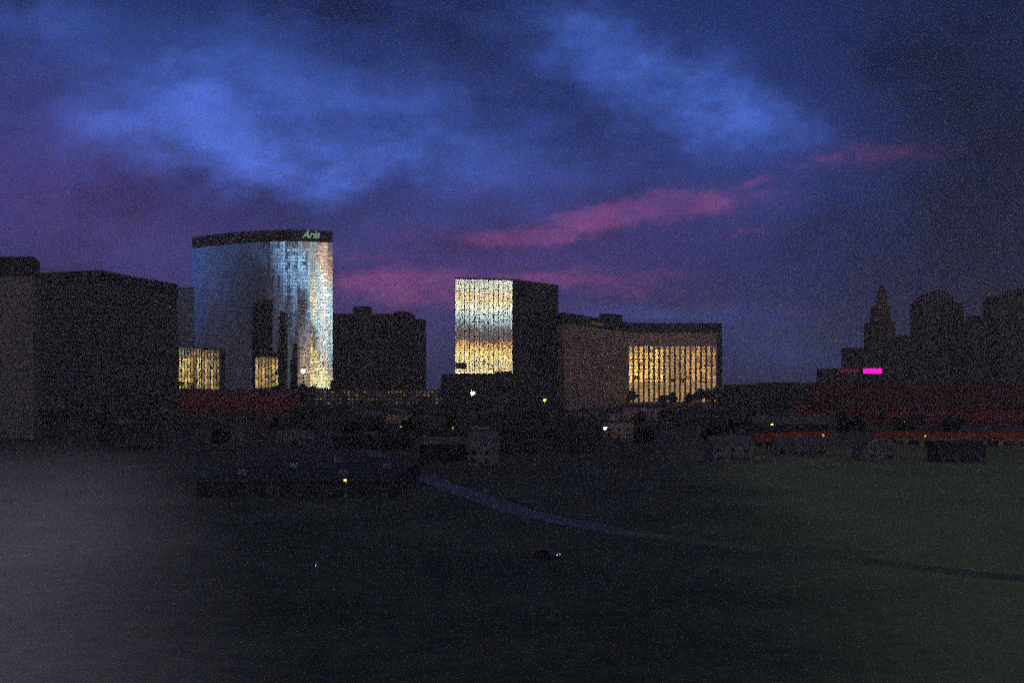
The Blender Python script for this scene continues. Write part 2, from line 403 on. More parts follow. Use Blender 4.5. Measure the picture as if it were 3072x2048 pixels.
# ------------------------------------------------------------------ buildings
# --- curved glass tower
T = thing('curved_tower', (X(800, 1320), 1320, 0), 'tall curved glass hotel tower with green white lettering on its dark crown', 'tower')
H = 206.0
def arc(px):
    s = (px-870)/F*1300; d = 1300 + .0055*s*s
    return Vector((X(px, d), d))
NF = 56
front = [arc(577+(998-577)*k/NF) for k in range(NF+1)]
back = [Vector((p.x + 6 - 22*k/NF, p.y+34)) for k, p in enumerate(front)]
plan = [tuple(p) for p in front] + [tuple(p) for p in back[::-1]]
MB().prism(plan, 0, H-13).build('wall', MT['dark_conc'], T)
nfl = 48; zb, zt = 6.0, H-13.2
mb = MB()
for k in range(NF):
    p = Vector((*front[k], 0)); q = Vector((*front[k+1], 0)); t = (q-p).normalized(); n = Vector((t.y, -t.x, 0)); w = (q-p).length
    ju = random.gauss(0, .004)
    for f in range(nfl):
        h = (zt-zb)/nfl
        c = (p+q)/2 + n*.15; c.z = zb + h*(f+.5)
        a = ju + random.gauss(0, .006); bb = random.gauss(0, .0014)
        tt = t+n*a; uu = Vector((0, 0, 1))+n*bb
        mb.quad(c-tt*(w/2-.08)-uu*(h/2-.1), c+tt*(w/2-.08)-uu*(h/2-.1), c+tt*(w/2-.08)+uu*(h/2-.1), c-tt*(w/2-.08)+uu*(h/2-.1))
mb.build('glass_facade', MT['glass'], T)
band = [p for p in front]
for f in range(nfl):
    z = zb + (zt-zb)*f/nfl
    mb = MB()
    mb.prism([(p.x, p.y-.75) for p in front] + [(p.x, p.y-.2) for p in front[::-1]], z-.34, z+.34)
    mb.build('floor_band', MT['bluepane'], T)
mb = MB(); mb.prism([(p.x, p.y-1.0) for p in front]+[(p.x, p.y+1) for p in back[::-1]], H-13, H).build('crown', MT['black'], T)
for k in range(2, NF-10, 6):
    p = front[k]; MB().box(p.x-1.2, p.x+2.4, p.y+8, p.y+16, H, H+2.0).build('roof_plant', MT['black'], T)
# lettering
cu = bpy.data.curves.new('sign', 'FONT'); cu.body = 'Aria'; cu.size = 12.4; cu.shear = .42; cu.extrude = .3; cu.offset = .12; cu.space_character = .98
to = bpy.data.objects.new('sign_curve', cu); COL.objects.link(to)
bpy.context.view_layer.update()
me = bpy.data.meshes.new_from_object(to.evaluated_get(bpy.context.evaluated_depsgraph_get()))
bpy.data.objects.remove(to); 
sg = bpy.data.objects.new('sign', me); COL.objects.link(sg); sg.parent = T
wx = [v.co.x for v in me.vertices]; sc_ = 20.5/(max(wx)-min(wx))
for v in me.vertices: v.co.x = (v.co.x-min(wx))*sc_
sg.rotation_euler = (R(90), 0, R(2))
sg.location = Vector((X(905, 1297), 1297.2, Z(714, 1297))) - T.location
me.materials.clear(); me.materials.append(glow('sign light', (.42, .75, .55), .55))

# --- banded mirror tower
T = thing('mirror_tower', (X(1460, 1250), 1262, 0), 'square topped tower whose bright glass face mirrors yellow and blue sunset bands', 'tower')
th = R(12)
p0 = Vector((X(1365, 1258), 1258)); Lw = (X(1538, 1250)-p0.x)/math.cos(th)
p1 = p0 + Vector((math.cos(th), -math.sin(th)))*Lw
# normal must turn to the right, so the right end lies farther away
p1 = p0 + Vector((math.cos(th), math.sin(th)))*Lw
p2 = Vector((X(1675, 1345), 1345))
p3 = Vector((p0.x+30, 1330))
ztop = Z(836, 1264); zlow = Z(1120, 1258)
MB().prism([tuple(p0), tuple(p1), tuple(p2), tuple(p3)], 0, ztop).build('wall', MT['dark_conc'], T)
panes(T, p0, p1, zlow, ztop-1, 36, 40, MT['glassb'], .0010, .05, 'glass_facade', .08)
t = (p1-p0).normalized(); n = Vector((t.y, -t.x))
for i in range(13):
    c = p0 + t*(Lw*i/12)
    a = c - t*.30 + n*.1; b2 = c + t*.30 + n*.1; c2 = c + t*.30 + n*.5; d2 = c - t*.30 + n*.5
    MB().prism([tuple(a), tuple(b2), tuple(c2), tuple(d2)], zlow-1, ztop).build('mullion', MT['black'], T)
for k in range(41):
    z = zlow + (ztop-1-zlow)*k/40
    MB().prism(strip(p0+t*.4, p1-t*.4, 0, 0, .35, .2), z-.22, z+.22).build('floor_band', MT['concrete'], T)
ribbons(T, p1, p2, 12, ztop-6, 34, MT['dimglass'], .45)
MB().prism([tuple(p0*.985+p2*.015), tuple(p1*.985+p2*.015+Vector((0, 2))), tuple(p2*.9+p0*.1), tuple(p3*.9+p2*.1)], ztop, ztop+.8).build('roof', MT['black'], T)
lv0 = p0 + t*.7; lv1 = p0+t*13.2
MB().prism(strip(lv0, lv1, 0, 0, .75, .6), Z(1107, 1258), Z(1088, 1258)).build('dark_panel', MT['black'], T)  # flat black panel low on the left of the glass face
# lit strip of the lower glass left of the entrance block
zz0, zz1 = Z(1155, 1258), Z(1122, 1258)
panes(T, p0+t*.6, p0+t*6, zz0, zz1, 3, 5, MT['dimglass'], .002, .08, 'lower_glass')

# --- dark block in front of it
T = thing('podium_block', (X(1500, 1190), 1190, 0), 'low black block in front of the foot of the mirror tower', 'building')
MB().prism([(X(1322, 1200), 1200), (X(1392, 1190), 1190), (X(1692, 1190), 1190), (X(1692, 1236), 1236), (X(1392, 1240), 1240), (X(1322, 1238), 1238)], 0, Z(1122, 1195)).build('wall', MT['dark_conc'], T)
ribbons(T, (X(1392, 1190), 1190), (X(1692, 1190), 1190), 4, 38, 7, MT['dimglass'], .4)
MB().box(X(1560, 1200), X(1600, 1200), 1202, 1220, Z(1122, 1195), Z(1122, 1195)+4).build('roof_plant', MT['black'], T)

# --- dark stepped tower between the two glass towers
T = thing('dark_block_tower', (X(1130, 1480), 1480, 0), 'black stepped tower between the curved glass tower and the mirror tower', 'tower')
D = 1480
MB().prism(rect(985, 1236, D, 50), 0, Z(941, D)).build('wall', MT['dark_conc'], T)
MB().prism(rect(1060, 1110, D+6, 22), Z(941, D), Z(918, D)).build('penthouse', MT['black'], T)
MB().prism(rect(1180, 1225, D+4, 22), Z(941, D), Z(934, D)).build('roof_plant', MT['black'], T)
MB().prism(rect(1236.05, 1271, D+4, 44), 0, Z(957, D)).build('wing', MT['dark_conc'], T)
ribbons(T, (X(985, D), D), (X(1236, D), D), 6, Z(950, D), 26, MT['dimglass'], .4)

# --- gold windowed hotel, two wings meeting in a hollow corner
T = thing('gold_hotel', (X(1900, 1500), 1500, 0), 'brown hotel with columns of glowing gold windows and a dark roof band', 'hotel')
a0 = Vector((X(1692, 1282), 1282)); a1 = Vector((X(1885, 1500), 1500))
nb = 17; curve = [a1]
dirs = [R(10.5 - 13.0*k/nb) for k in range(nb+1)]
pitch = 15.85/F*1500
for k in range(nb): curve.append(curve[-1] + Vector((math.cos(dirs[k]), math.sin(dirs[k])))*pitch/math.cos(dirs[k]))
end = curve[-1]
e2 = end + Vector((6.4, -.6))
HG = Z(968, 1500)
planG = [tuple(a0), tuple(a1)] + [tuple(p) for p in curve[1:]] + [tuple(e2), (e2.x+8, e2.y+45), (a1.x-10, a1.y+50), (a0.x-6, a0.y+20)]
MB().prism(planG, 0, HG-12.5).build('wall', MT['bronze'], T)
off = [(p[0], p[1]-.8) for p in planG[:-3]] + [(p[0], p[1]+1) for p in planG[-3:]]
MB().prism(off, HG-12.5, HG).build('roof_band', MT['black'], T)
dB = 1510
MB().prism([(X(1798, 1440), 1440), (X(1866, 1470), 1470), (X(1872, 1490), 1516), (X(1800, 1475), 1492)], HG, HG+9).build('penthouse', MT['black'], T)
MB().prism(strip(a0*.62+a1*.38, a0*.45+a1*.55, 0, 0, .95, .1), HG-9.5, HG-5.5).build('lit_panel', glow('dim roof sign light', (.9, .7, .25), .055), T)
MB().prism([tuple(e2+Vector((-5.2, -.95))), tuple(e2+Vector((.3, -.95))), tuple(e2+Vector((.3, .1))), tuple(e2+Vector((-5.2, .1)))], 0, HG-12.6).build('pilaster', MT['black'], T)
ztw, rows = Z(1038, 1500), 18; rh = 9.9/F*1500
wins = []
for k in range(nb):
    p, q = curve[k], curve[k+1]; t = (q-p).normalized(); n = Vector((t.y, -t.x))
    wl = (q-p).length
    for r_ in range(rows):
        z1 = ztw - r_*rh; z0 = z1 - rh*.86
        if z0 < 3: continue
        wins.append((p, t, n, wl, z0, z1, r_, k))
def winmesh(mb, w):
    p, t, n, wl, z0, z1, r_, k = w
    A_ = p+t*wl*.17+n*.12; B_ = p+t*wl*.77+n*.12
    j = random.gauss(0, .006); jz = random.gauss(0, .02); nn = n
    B_ = B_ + nn*j
    mb.quad((A_.x, A_.y, z0), (B_.x, B_.y, z0), (B_.x+nn.x*jz, B_.y+nn.y*jz, z1), (A_.x+nn.x*jz, A_.y+nn.y*jz, z1))
wins.sort(key=lambda w: (w[6], w[7]))
for w in wins[:100]:
    mb = MB(); winmesh(mb, w); mb.build('window', MT['goldglass'], T)
mb = MB(); lit = []
for w in wins[100:]:
    winmesh(mb, w); lit.append(w[5] < 31.5)  # lit marks the lowest panes that take the added glow
ow = mb.build('windows', MT['goldglass'], T); ow['kind'] = 'stuff'
for v in (.42, .60): ow.data.materials.append(glow('window with added glow', (1, .60, .22), v))   # added glow stands in for the sunset reflection in the lowest panes
for f_, l_ in zip(ow.data.polygons, lit): f_.material_index = random.choice((1, 2)) if l_ else 0
for k in range(nb):
    p, q = curve[k], curve[k+1]; t = (q-p).normalized(); n = Vector((t.y, -t.x)); wl = (q-p).length
    MB().prism(strip(p-t*wl*.12, p+t*wl*.12, 0, 0, .5, .45), 0, ztw+.3).build('pier', MT['bronze'], T)
ribbons(T, a0, a1, 8, HG-14, 22, MT['brownglass'], .35)

# --- left hotel and its neighbours
T = thing('dark_wing_hotel', (X(330, 1000), 1000, 0), 'wide dark hotel slab with a black roof band left of the curved tower', 'hotel')
q0 = Vector((X(112, 985), 985)); q1 = Vector((X(300, 960), 960)); q2 = Vector((X(532, 1100), 1100))
HL = Z(812, 965)
MB().prism([tuple(q0), tuple(q1), tuple(q2), (q2.x-20, q2.y+30), (q1.x, q1.y+60), (q0.x, q0.y+40)], 0, HL-11).build('wall', MT['concrete'], T)
MB().prism([tuple(q0+Vector((-.5, -.8))), tuple(q1+Vector((0, -.9))), tuple(q2+Vector((.8, -.3))), (q2.x-20, q2.y+31), (q1.x, q1.y+61), (q0.x, q0.y+41)], HL-11, HL).build('roof_band', MT['black'], T)
ribbons(T, q0, q1, 5, HL-13, 26, MT['dimglass'], .45); ribbons(T, q1, q2, 5, HL-13, 26, MT['dimglass'], .45)

T = thing('edge_tower', (X(30, 620), 620, 0), 'pale stucco tower cut off by the left edge of the view', 'tower')
D = 620
MB().prism([(X(-260, D), D), (X(100, D), D), (X(122, D+28), D+28), (X(-200, D+30), D+30)], 0, Z(830, D)).build('wall', MT['pale'], T)
MB().prism([(X(-260, D), D-.4), (X(99, D), D-.4), (X(120, D+27), D+27), (X(-200, D+30), D+31)], Z(830, D), Z(770, D)).build('roof_band', MT['dark_conc'], T)
ribbons(T, (X(-260, D), D), (X(100, D), D), 6, Z(835, D), 22, MT['softglass'], .4)

T = thing('glass_slab', (X(510, 1210), 1210, 0), 'grey blue glass slab between the wide dark hotel and the curved tower', 'building')
D = 1210
MB().prism([(X(436, D), D+12), (X(583, D), D), (X(583, D+40), D+40), (X(440, D+40), D+42)], 0, Z(862, D)).build('wall', MT['dark_conc'], T)
panes(T, (X(436, D), D+12), (X(583, D), D), 25, Z(866, D), 14, 30, MT['bluepane'], .006, .1, 'glass_facade')
for k in range(31):
    z = 25 + (Z(866, D)-25)*k/30
    MB().prism(strip((X(437, D), D+11.9), (X(582, D), D+.1), 0, 0, .4, .25), z-.25, z+.25).build('floor_band', MT['black'], T)

def small_glass(px0, px1, y0, y1, d, th, label, cols):
    x0, x1 = X(px0, d), X(px1, d); w = x1-x0
    t = Vector((math.cos(th), math.sin(th))); p = Vector((x0, d)); q = p + t*(w/math.cos(th))
    T = thing('glass_annex', (x0+w/2, d, 0), label, 'building', 'low glass buildings at the foot of the curved tower')
    MB().prism([tuple(p), tuple(q), (q.x, q.y+22), (p.x, p.y+22)], 0, Z(y0, d)).build('wall', MT['dark_conc'], T)
    for i in range(cols):
        a_ = p + t*((w/math.cos(th))*i/cols); b_ = p + t*((w/math.cos(th))*(i+.78)/cols)
        jj = random.gauss(0, .22)
        nrm = Vector((t.y, -t.x))
        panes(T, a_+nrm*.25, b_+nrm*(.25+jj), Z(y1, d)+1, Z(y0, d)-1, 1, 12, MT['annexglass'], .01, .06, 'window_column', .3)
    return T
MT['annexglass'] = mirror('amber glass', (.60, .52, .32), .06, .75)
small_glass(528, 602, 1040, 1168, 1190, R(17.9), 'low glass block with bright yellow window columns under the glass slab', 9)
small_glass(606, 656, 1046, 1170, 1196, R(15.8), 'narrow glass block beside the yellow lit one, dim brown windows', 6)
small_glass(766, 832, 1068, 1166, 1200, R(17), 'low glass block with thin yellow streaks before the middle of the curved tower', 7)

# --- red podium under the curved tower
T = thing('casino_podium', (X(740, 1170), 1170, 0), 'long dark red podium along the foot of the curved glass tower', 'building')
MB().prism([(X(500, 1170), 1170), (X(900, 1170), 1170), (X(900, 1184), 1184), (X(500, 1184), 1184)], 0, Z(1172, 1170)).build('wall', MT['redwall'], T)
MB().prism([(X(498, 1170), 1169), (X(902, 1170), 1169), (X(902, 1184), 1185), (X(498, 1184), 1185)], Z(1172, 1170), Z(1169, 1170)).build('parapet', MT['dark_conc'], T)
for px in range(530, 890, 36):
    MB().prism(rect(px, px+8, 1168.9, .9), 0, Z(1174, 1170)).build('pilaster', MT['redwall'], T)

# --- speckled low block right of it
T = thing('low_offices', (X(1130, 1120), 1120, 0), 'long low building with faint yellow lit windows under the black stepped tower', 'building')
D = 1120
MB().prism(rect(935, 1320, D, 40), 0, Z(1168, D)).build('wall', MT['concrete'], T)
MB().prism(rect(1040, 1090, D+8, 20), Z(1168, D), Z(1160, D)).build('roof_plant', MT['dark_conc'], T)
dimwins = [glow('dim window', (.95, .60, .22), v) for v in (.05, .08, .12, .30)]
rw = random.Random(3)
for py in (1175, 1185, 1196, 1208):
    for px in range(950, 1312, 12):
        if rw.random() < .34: continue
        MB().prism(rect(px-2.6, px+2.6, D-.1, .25), Z(py+2.2, D), Z(py-2.0, D)).build('window', rw.choice(dimwins), T)

# --- right hand group
D = 1500
T = thing('spire_tower', (X(2650, D), D, 0), 'slender reddish stepped tower with a pointed cap at right', 'tower')
red2 = matte('dull red brown stone', (.085, .040, .040), scale=.08)
MB().prism(rect(2616, 2686, D, 34), 0, Z(965, D)).build('wall', red2, T)
MB().prism(rect(2628, 2672, D+4, 26), Z(965, D), Z(915, D)).build('upper_stage', red2, T)
MB().prism(rect(2638, 2662, D+8, 12), Z(915, D), Z(886, D)).build('lantern', red2, T)
MB().prism(rect(2638, 2662, D+8, 12), Z(886, D), Z(842, D), .05).build('cap', red2, T)
ribbons(T, (X(2616, D), D), (X(2686, D), D), 8, Z(972, D), 28, MT['dimglass'], .35)

T = thing('round_top_tower', (X(2820, D), D+10, 0), 'dark tower with a stepped rounded top near the right edge', 'tower')
MB().prism(rect(2762, 2890, D+10, 40), 0, Z(905, D)).build('wall', red2, T)
ar = [(X(2768 + 116*k/14, D), Z(905 - 38*math.sin(math.pi*k/14), D)) for k in range(15)]
mb = MB(); f0 = [mb.bm.verts.new((x, D+12, z)) for x, z in ar]; f1 = [mb.bm.verts.new((x, D+44, z)) for x, z in ar]
mb.bm.faces.new(f0); mb.bm.faces.new(f1[::-1])
for k in range(14): mb.bm.faces.new((f0[k+1], f0[k], f1[k], f1[k+1]))
mb.bm.faces.new((f0[0], f0[-1], f1[-1], f1[0]))
bmesh.ops.recalc_face_normals(mb.bm, faces=mb.bm.faces)
mb.build('roof', red2, T)
ribbons(T, (X(2762, D), D+10), (X(2890, D), D+10), 8, Z(912, D), 26, MT['dimglass'], .35)

T = thing('edge_slab', (X(3060, 1420), 1420, 0), 'broad black slab tower filling the right edge', 'tower')
MB().prism(rect(2996, 3240, 1420, 50), 0, Z(884, 1420)).build('wall', MT['dark_conc'], T)
MB().prism(rect(3030, 3120, 1430, 20), Z(884, 1420), Z(866, 1420)).build('penthouse', MT['black'], T)
ribbons(T, (X(2996, 1420), 1420), (X(3240, 1420), 1420), 6, Z(892, 1420), 28, MT['dimglass'], .4)
T = thing('narrow_slab', (X(2935, 1440), 1440, 0), 'narrow black tower between the rounded tower and the edge slab', 'tower')
MB().prism(rect(2902, 2972, 1440, 40), 0, Z(958, 1440)).build('wall', MT['dark_conc'], T)
MB().prism(rect(2914, 2940, 1446, 16), Z(958, 1440), Z(946, 1440)).build('roof_plant', MT['black'], T)
ribbons(T, (X(2902, 1440), 1440), (X(2972, 1440), 1440), 6, Z(966, 1440), 24, MT['dimglass'], .4)

D = 1330
T = thing('neon_block', (X(2700, D), D, 0), 'black block in front of the spired tower carrying a magenta neon bar', 'building')
MB().prism(rect(2553, 2860, D, 40), 0, Z(1042, D)).build('wall', MT['dark_conc'], T)
MB().prism(rect(2700, 2860, D+6, 30), Z(1042, D), Z(1005, D)).build('upper_storey', MT['dark_conc'], T)
ribbons(T, (X(2553, D), D), (X(2860, D), D), 4, Z(1125, D), 6, MT['dimglass'], .35)
mg = MB().prism(rect(2590, 2646, D-1.4, 1.2), Z(1120.5, D), Z(1105, D)); mg.build('neon_sign', glow('magenta neon', (1.0, .008, .62), 1.35), T)
T = thing('neon_annex', (X(2520, D-30), D-30, 0), 'low wing with a thin dim magenta neon line left of the bright bar', 'building')
MB().prism(rect(2470, 2584, D-30, 28), 0, Z(1104, D-30)).build('wall', MT['dark_conc'], T)
MB().prism(rect(2514, 2576, D-31.2, 1.1), Z(1115.5, D-30), Z(1109, D-30)).build('neon_strip', glow('dim magenta neon', (1.0, .01, .28), .16), T)

T = thing('red_hall', (X(2700, 1050), 1050, 0), 'huge low hall with a dull red roof below the magenta neon', 'building')
D = 900
MB().prism([(X(2390, D), D), (X(3150, D), D), (X(3100, 1200), 1200), (X(2370, 1200), 1200)], 0, 10).build('wall', MT['redwall'], T)
mb = MB().prism([(X(2385, D), D-3), (X(3155, D), D-3), (X(3104, 1202), 1203), (X(2366, 1202), 1203)], 10.01, 31, .86); mb.build('roof', MT['redroof'], T)
T = thing('far_low_hall', (X(2320, 1300), 1300, 0), 'flat dark hall on the horizon between the gold hotel and the magenta neon', 'building')
MB().prism(rect(2200, 2520, 1300, 60), 0, Z(1152, 1300)).build('wall', MT['dark_conc'], T)
MB().prism(rect(2290, 2400, 1310, 30), Z(1152, 1300), Z(1146, 1300)).build('roof_plant', MT['black'], T)

# orange red shop fronts
def shops(name, px0, px1, d0, d1, z, label):
    a_ = Vector((X(px0, d0), d0)); b_ = Vector((X(px1, d1), d1)); t = (b_-a_).normalized(); n = Vector((t.y, -t.x)); bk = -n*16
    T = thing(name, ((a_.x+b_.x)/2, (a_.y+b_.y)/2, 0), label, 'shop row', 'low shop rows with orange fascias')
    MB().prism([tuple(a_), tuple(b_), tuple(b_+bk), tuple(a_+bk)], 0, z).build('wall', MT['stucco'], T)
    MB().prism(strip(a_, b_, 0, 0, .9, .85), z-2.2, z+.6).build('fascia', MT['orangefascia'], T)
    MB().prism([tuple(a_+bk*.05), tuple(b_+bk*.05), tuple(b_+bk*.98), tuple(a_+bk*.98)], z, z+.25).build('roof', MT['redroof'], T)
    L_ = (b_-a_).length; k = max(3, int(L_/7))
    for i in range(k):
        MB().prism(strip(a_+t*(L_*(i+.15)/k), a_+t*(L_*(i+.85)/k), 0, 0, .06, .2), .6, 3.0).build('shop_window', MT['dimglass'], T)
shops('shop_row', 2262, 2490, 520, 560, 6.2, 'low shop row with an orange red fascia, short and tilted, right of centre')
shops('shop_row', 2625, 3100, 545, 530, 6.4, 'long low shop row with an orange red fascia running off the right edge')

# low pale houses
def house(px0, px1, d, z, depth, rot, label, wallm, roof='flat', roofm='roofdark', name='low_house'):
    xc = X((px0+px1)/2, d); w = (X(px1, d)-X(px0, d))/2
    Mx = Matrix.Rotation(R(rot), 3, 'Z')
    def tr(x, y): v = Mx @ Vector((x, y, 0)); return (xc+v.x, d+v.y)
    T = thing(name, (xc, d, 0), label, 'house', 'low houses in the dark foreground')
    pl = [tr(-w, 0), tr(w, 0), tr(w, depth), tr(-w, depth)]
    MB().prism(pl, 0, z).build('wall', MT[wallm], T)
    e = .5
    if roof == 'flat':
        MB().prism([tr(-w-.15, -.15), tr(w+.15, -.15), tr(w+.15, depth+.15), tr(-w-.15, depth+.15)], z, z+.5).build('roof', MT[roofm], T)
        MB().prism([tr(-w*.3, depth*.4), tr(w*.1, depth*.4), tr(w*.1, depth*.6), tr(-w*.3, depth*.6)], z+.5, z+1.6).build('air_conditioner', MT['metal'], T)
    else:
        mb = MB(); h = depth*.22
        A_ = [tr(-w-e, -e), tr(w+e, -e), tr(w+e, depth+e), tr(-w-e, depth+e), tr(-w-e, depth/2), tr(w+e, depth/2)]
        v = [mb.bm.verts.new((*p, z)) for p in A_[:4]] + [mb.bm.verts.new((*p, z+h)) for p in A_[4:]]
        for f in ((0, 1, 5, 4), (2, 3, 4, 5), (0, 4, 3), (1, 2, 5), (0, 3, 2, 1)): mb.bm.faces.new([v[i] for i in f])
        mb.build('roof', MT[roofm], T)
    ns = max(1, int(z/3.2)); nw = max(2, int(w*2/5))
    for s in range(ns):
        for i in range(nw):
            u0 = -w + 2*w*(i+.3)/nw; u1 = -w+2*w*(i+.7)/nw; zz = s*3.1+1.0
            MB().prism([tr(u0, -.06), tr(u1, -.06), tr(u1, .1), tr(u0, .1)], zz, zz+1.3).build('window', MT['dimglass'], T)
    MB().prism([tr(-.55, -.07), tr(.55, -.07), tr(.55, .1), tr(-.55, .1)], .02, .95).build('door', MT['dark_conc'], T)
house(618, 730, 560, 5.6, 11, 4, 'pale flat roofed house left of centre, the farther left of two', 'pale', 'flat', 'roofpale')
house(826, 942, 560, 5.6, 11, -3, 'pale flat roofed house left of centre, the right of two', 'pale', 'flat', 'roofpale')
house(1402, 1482, 415, 9.4, 14, -8, 'three storey pale house with a gable below the white lamp', 'pale', 'gable', 'roofpale')
house(1268, 1398, 440, 6.5, 12, 10, 'low house with a pale gabled roof left of the three storey house', 'dark_conc', 'gable', 'roofpale')
house(1500, 1600, 560, 5, 12, 5, 'small flat house behind and right of the three storey house', 'concrete', 'flat', 'roofdark')
house(2138, 2262, 430, 7.0, 13, 6, 'pale two storey house under the left end of the orange shop row', 'pale', 'gable', 'roofpale')
house(2330, 2478, 470, 5.2, 12, -5, 'pale gabled house just in front of the shorter orange shop row', 'pale', 'gable', 'roofpale')
house(2592, 2700, 440, 6.4, 12, 8, 'pale flat house below the left end of the long shop row', 'pale', 'flat', 'roofpale')
house(2820, 2960, 430, 5.5, 12, 3, 'dim gabled house below the long shop row near the right edge', 'concrete', 'gable', 'roofdark')
house(330, 470, 500, 6, 12, 9, 'dim gabled house at far left below the wide dark hotel', 'concrete', 'gable', 'roofdark')
house(1660, 1800, 500, 5.5, 12, -6, 'dark gabled house under the pinkish lamp right of centre', 'concrete', 'gable', 'roofdark')
T = thing('warehouse', (X(885, 350), 300, 0), 'long flat roofed dark warehouse beside the upper end of the road', 'warehouse')
wx0, wx1 = X(590, 300), X(1185, 300)
MB().box(wx0, wx1, 300, 398, 0, 4.0).build('wall', MT['dark_conc'], T)
MB().box(wx0, wx1, 299.8, 300.5, 4.0, 4.7).build('parapet', MT['concrete'], T)
MB().box(wx0, wx1, 300.5, 398, 4.0, 4.2).build('roof', MT['roofdark'], T)
for k in range(7):
    MB().box(wx0+4+7*k, wx0+8+7*k, 299.9, 300.1, .1, 3.2).build('roller_door', MT['concrete'], T)
for k in range(5):
    xx = wx0 + 6 + 9.5*k; yy = 320+13*(k % 3)*2
    MB().box(xx, xx+2.6, yy, yy+1.8, 4.2, 5.7).build('air_conditioner', MT['metal'], T)

rd = random.Random(5)
spots = []
while len(spots) < 30:
    d = rd.uniform(470, 980); px = rd.uniform(120, 3000)
    if 640 < d < 725 or (px > 2330 and d > 760) or (px > 2200 and 480 < d < 600): continue
    if 500 < px < 900 and d > 760: continue
    w = rd.uniform(16, 44)
    if any(abs(X(px, d)-o.location.x) < 34 and abs(d-o.location.y) < 32 for o in bpy.data.objects if o.type == 'EMPTY' and o.get('category') in ('house', 'shop row', 'warehouse')): continue
    if any(abs(X(px, d)-X(p, e)) < 44 and abs(d-e) < 30 for p, e, _ in spots): continue
    spots.append((px, d, w))
for i, (px, d, w) in enumerate(spots):
    k = w/2/d*F
    house(px-k, px+k, d, rd.uniform(4, 11), rd.uniform(12, 20), rd.uniform(-14, 14), 'unlit low building lost in the dark jumble of roofs', ('concrete', 'dark_conc', 'concrete', 'bronze', 'concrete')[i % 5] if d > 560 else 'dark_conc', 'gable' if i % 3 == 0 else 'flat', 'roofpale' if i % 4 == 1 else 'roofdark', 'low_building')

# ------------------------------------------------------------------ trees
def leaf_mesh(h, r, n, seed):
    rd = random.Random(seed); mb = MB()
    cl = []
    for _ in range(16):
        while True:
            p = Vector((rd.uniform(-1, 1), rd.uniform(-1, 1), rd.uniform(-1, 1)))
            if p.length < 1: break
        cl.append((Vector((p.x*r*.8, p.y*r*.8, h*.64 + p.z*h*.29)), rd.uniform(.22, .42)*r))
    for c, cr_ in cl:
        for _ in range(n//16):
            v = Vector((rd.gauss(0, 1), rd.gauss(0, 1), rd.gauss(0, .8))).normalized()*cr_*rd.uniform(.5, 1.05)
            p = c+v; s = rd.uniform(.25, .6)*h/11
            a = Vector((rd.gauss(0, 1), rd.gauss(0, 1), rd.gauss(0, 1))).normalized(); b_ = a.orthogonal().normalized()
            mb.quad(p-a*s-b_*s*.5, p+a*s-b_*s*.5, p+a*s+b_*s*.5, p-a*s+b_*s*.5)
    return mb
def trunk_mesh(h, seed):
    rd = random.Random(seed); mb = MB()
    mb.tube((0, 0, 0), (.1, 0, h*.42), h*.028, h*.017)
    for k in range(5):
        a = k*1.26+rd.uniform(-.3, .3); l = h*rd.uniform(.2, .32)
        mb.tube((.1, 0, h*(.34+.02*k)), (.1+math.cos(a)*l*.7, math.sin(a)*l*.7, h*.42+l*.8), h*.012, h*.004, 6)
    return mb
protos = []
for s in range(4):
    h = 10.0; r = (4.4, 5.2, 3.8, 4.8)[s]
    protos.append((leaf_mesh(h, r, 1500, s), trunk_mesh(h, s)))
protos = [(c.build('crown', MT['leaf']).data, t_.build('trunk', MT['bark'], None, True).data) for c, t_ in protos]
for o in [o for o in bpy.data.objects if o.name.split('.')[0] in ('crown', 'trunk') and o.parent is None]: bpy.data.objects.remove(o)
def tree(x, y, h, kind, label, group):
    T = thing('leafy_tree', (x, y, 0), label, 'tree', group)
    k = h/10; T.scale = (k, k, k); T.rotation_euler = (0, 0, random.uniform(0, 6.28))
    for nm, me in (('crown', protos[kind][0]), ('trunk', protos[kind][1])):
        o = bpy.data.objects.new(nm, me); COL.objects.link(o); o.parent = T
row = [(1897, 1170, None), (1985, 1182, None), (2020, 1176, None), (2062, 1180, None), (2100, 1166, None), (2140, 1160, None), (2185, 1161, None), (2232, 1156, None)]
for i, (px, py, _) in enumerate(row):
    d = 1400
    tree(X(px, d), d + random.uniform(-8, 8), Z(py, d)*1.0, i % 4, 'round dark treetop cutting into the lower gold windows of the brown hotel' if i < 6 else 'round dark treetop just right of the gold hotel corner', 'trees before the gold hotel')
for i, (px, py) in enumerate([(872, 1166), (905, 1150), (935, 1158), (960, 1170)]):
    tree(X(px, 1180), 1180+i*3, Z(py, 1180), i % 4, 'dark tree at the right foot of the curved glass tower', 'trees at the foot of the curved tower')
rd = random.Random(11); placed = 0
while placed < 90:
    d = rd.uniform(500, 1060); px = rd.uniform(80, 3000)
    x = X(px, d)
    if any(abs(o.location.x-x) < 24 and abs(o.location.y-d) < 22 for o in bpy.data.objects if o.type == 'EMPTY' and o.get('category') in ('house', 'shop row')): continue
    if px > 2350 and d > 860: continue
    if 500 < px < 880 and d > 740: continue
    if px < 620 and d < 640: continue
    if 640 < d < 720: continue
    if 2200 < px and 500 < d < 590: continue
    placed += 1
    tree(x, d, rd.uniform(7, 12), placed % 4, 'dark leafy tree lost among the unlit low houses', 'trees among the low houses')

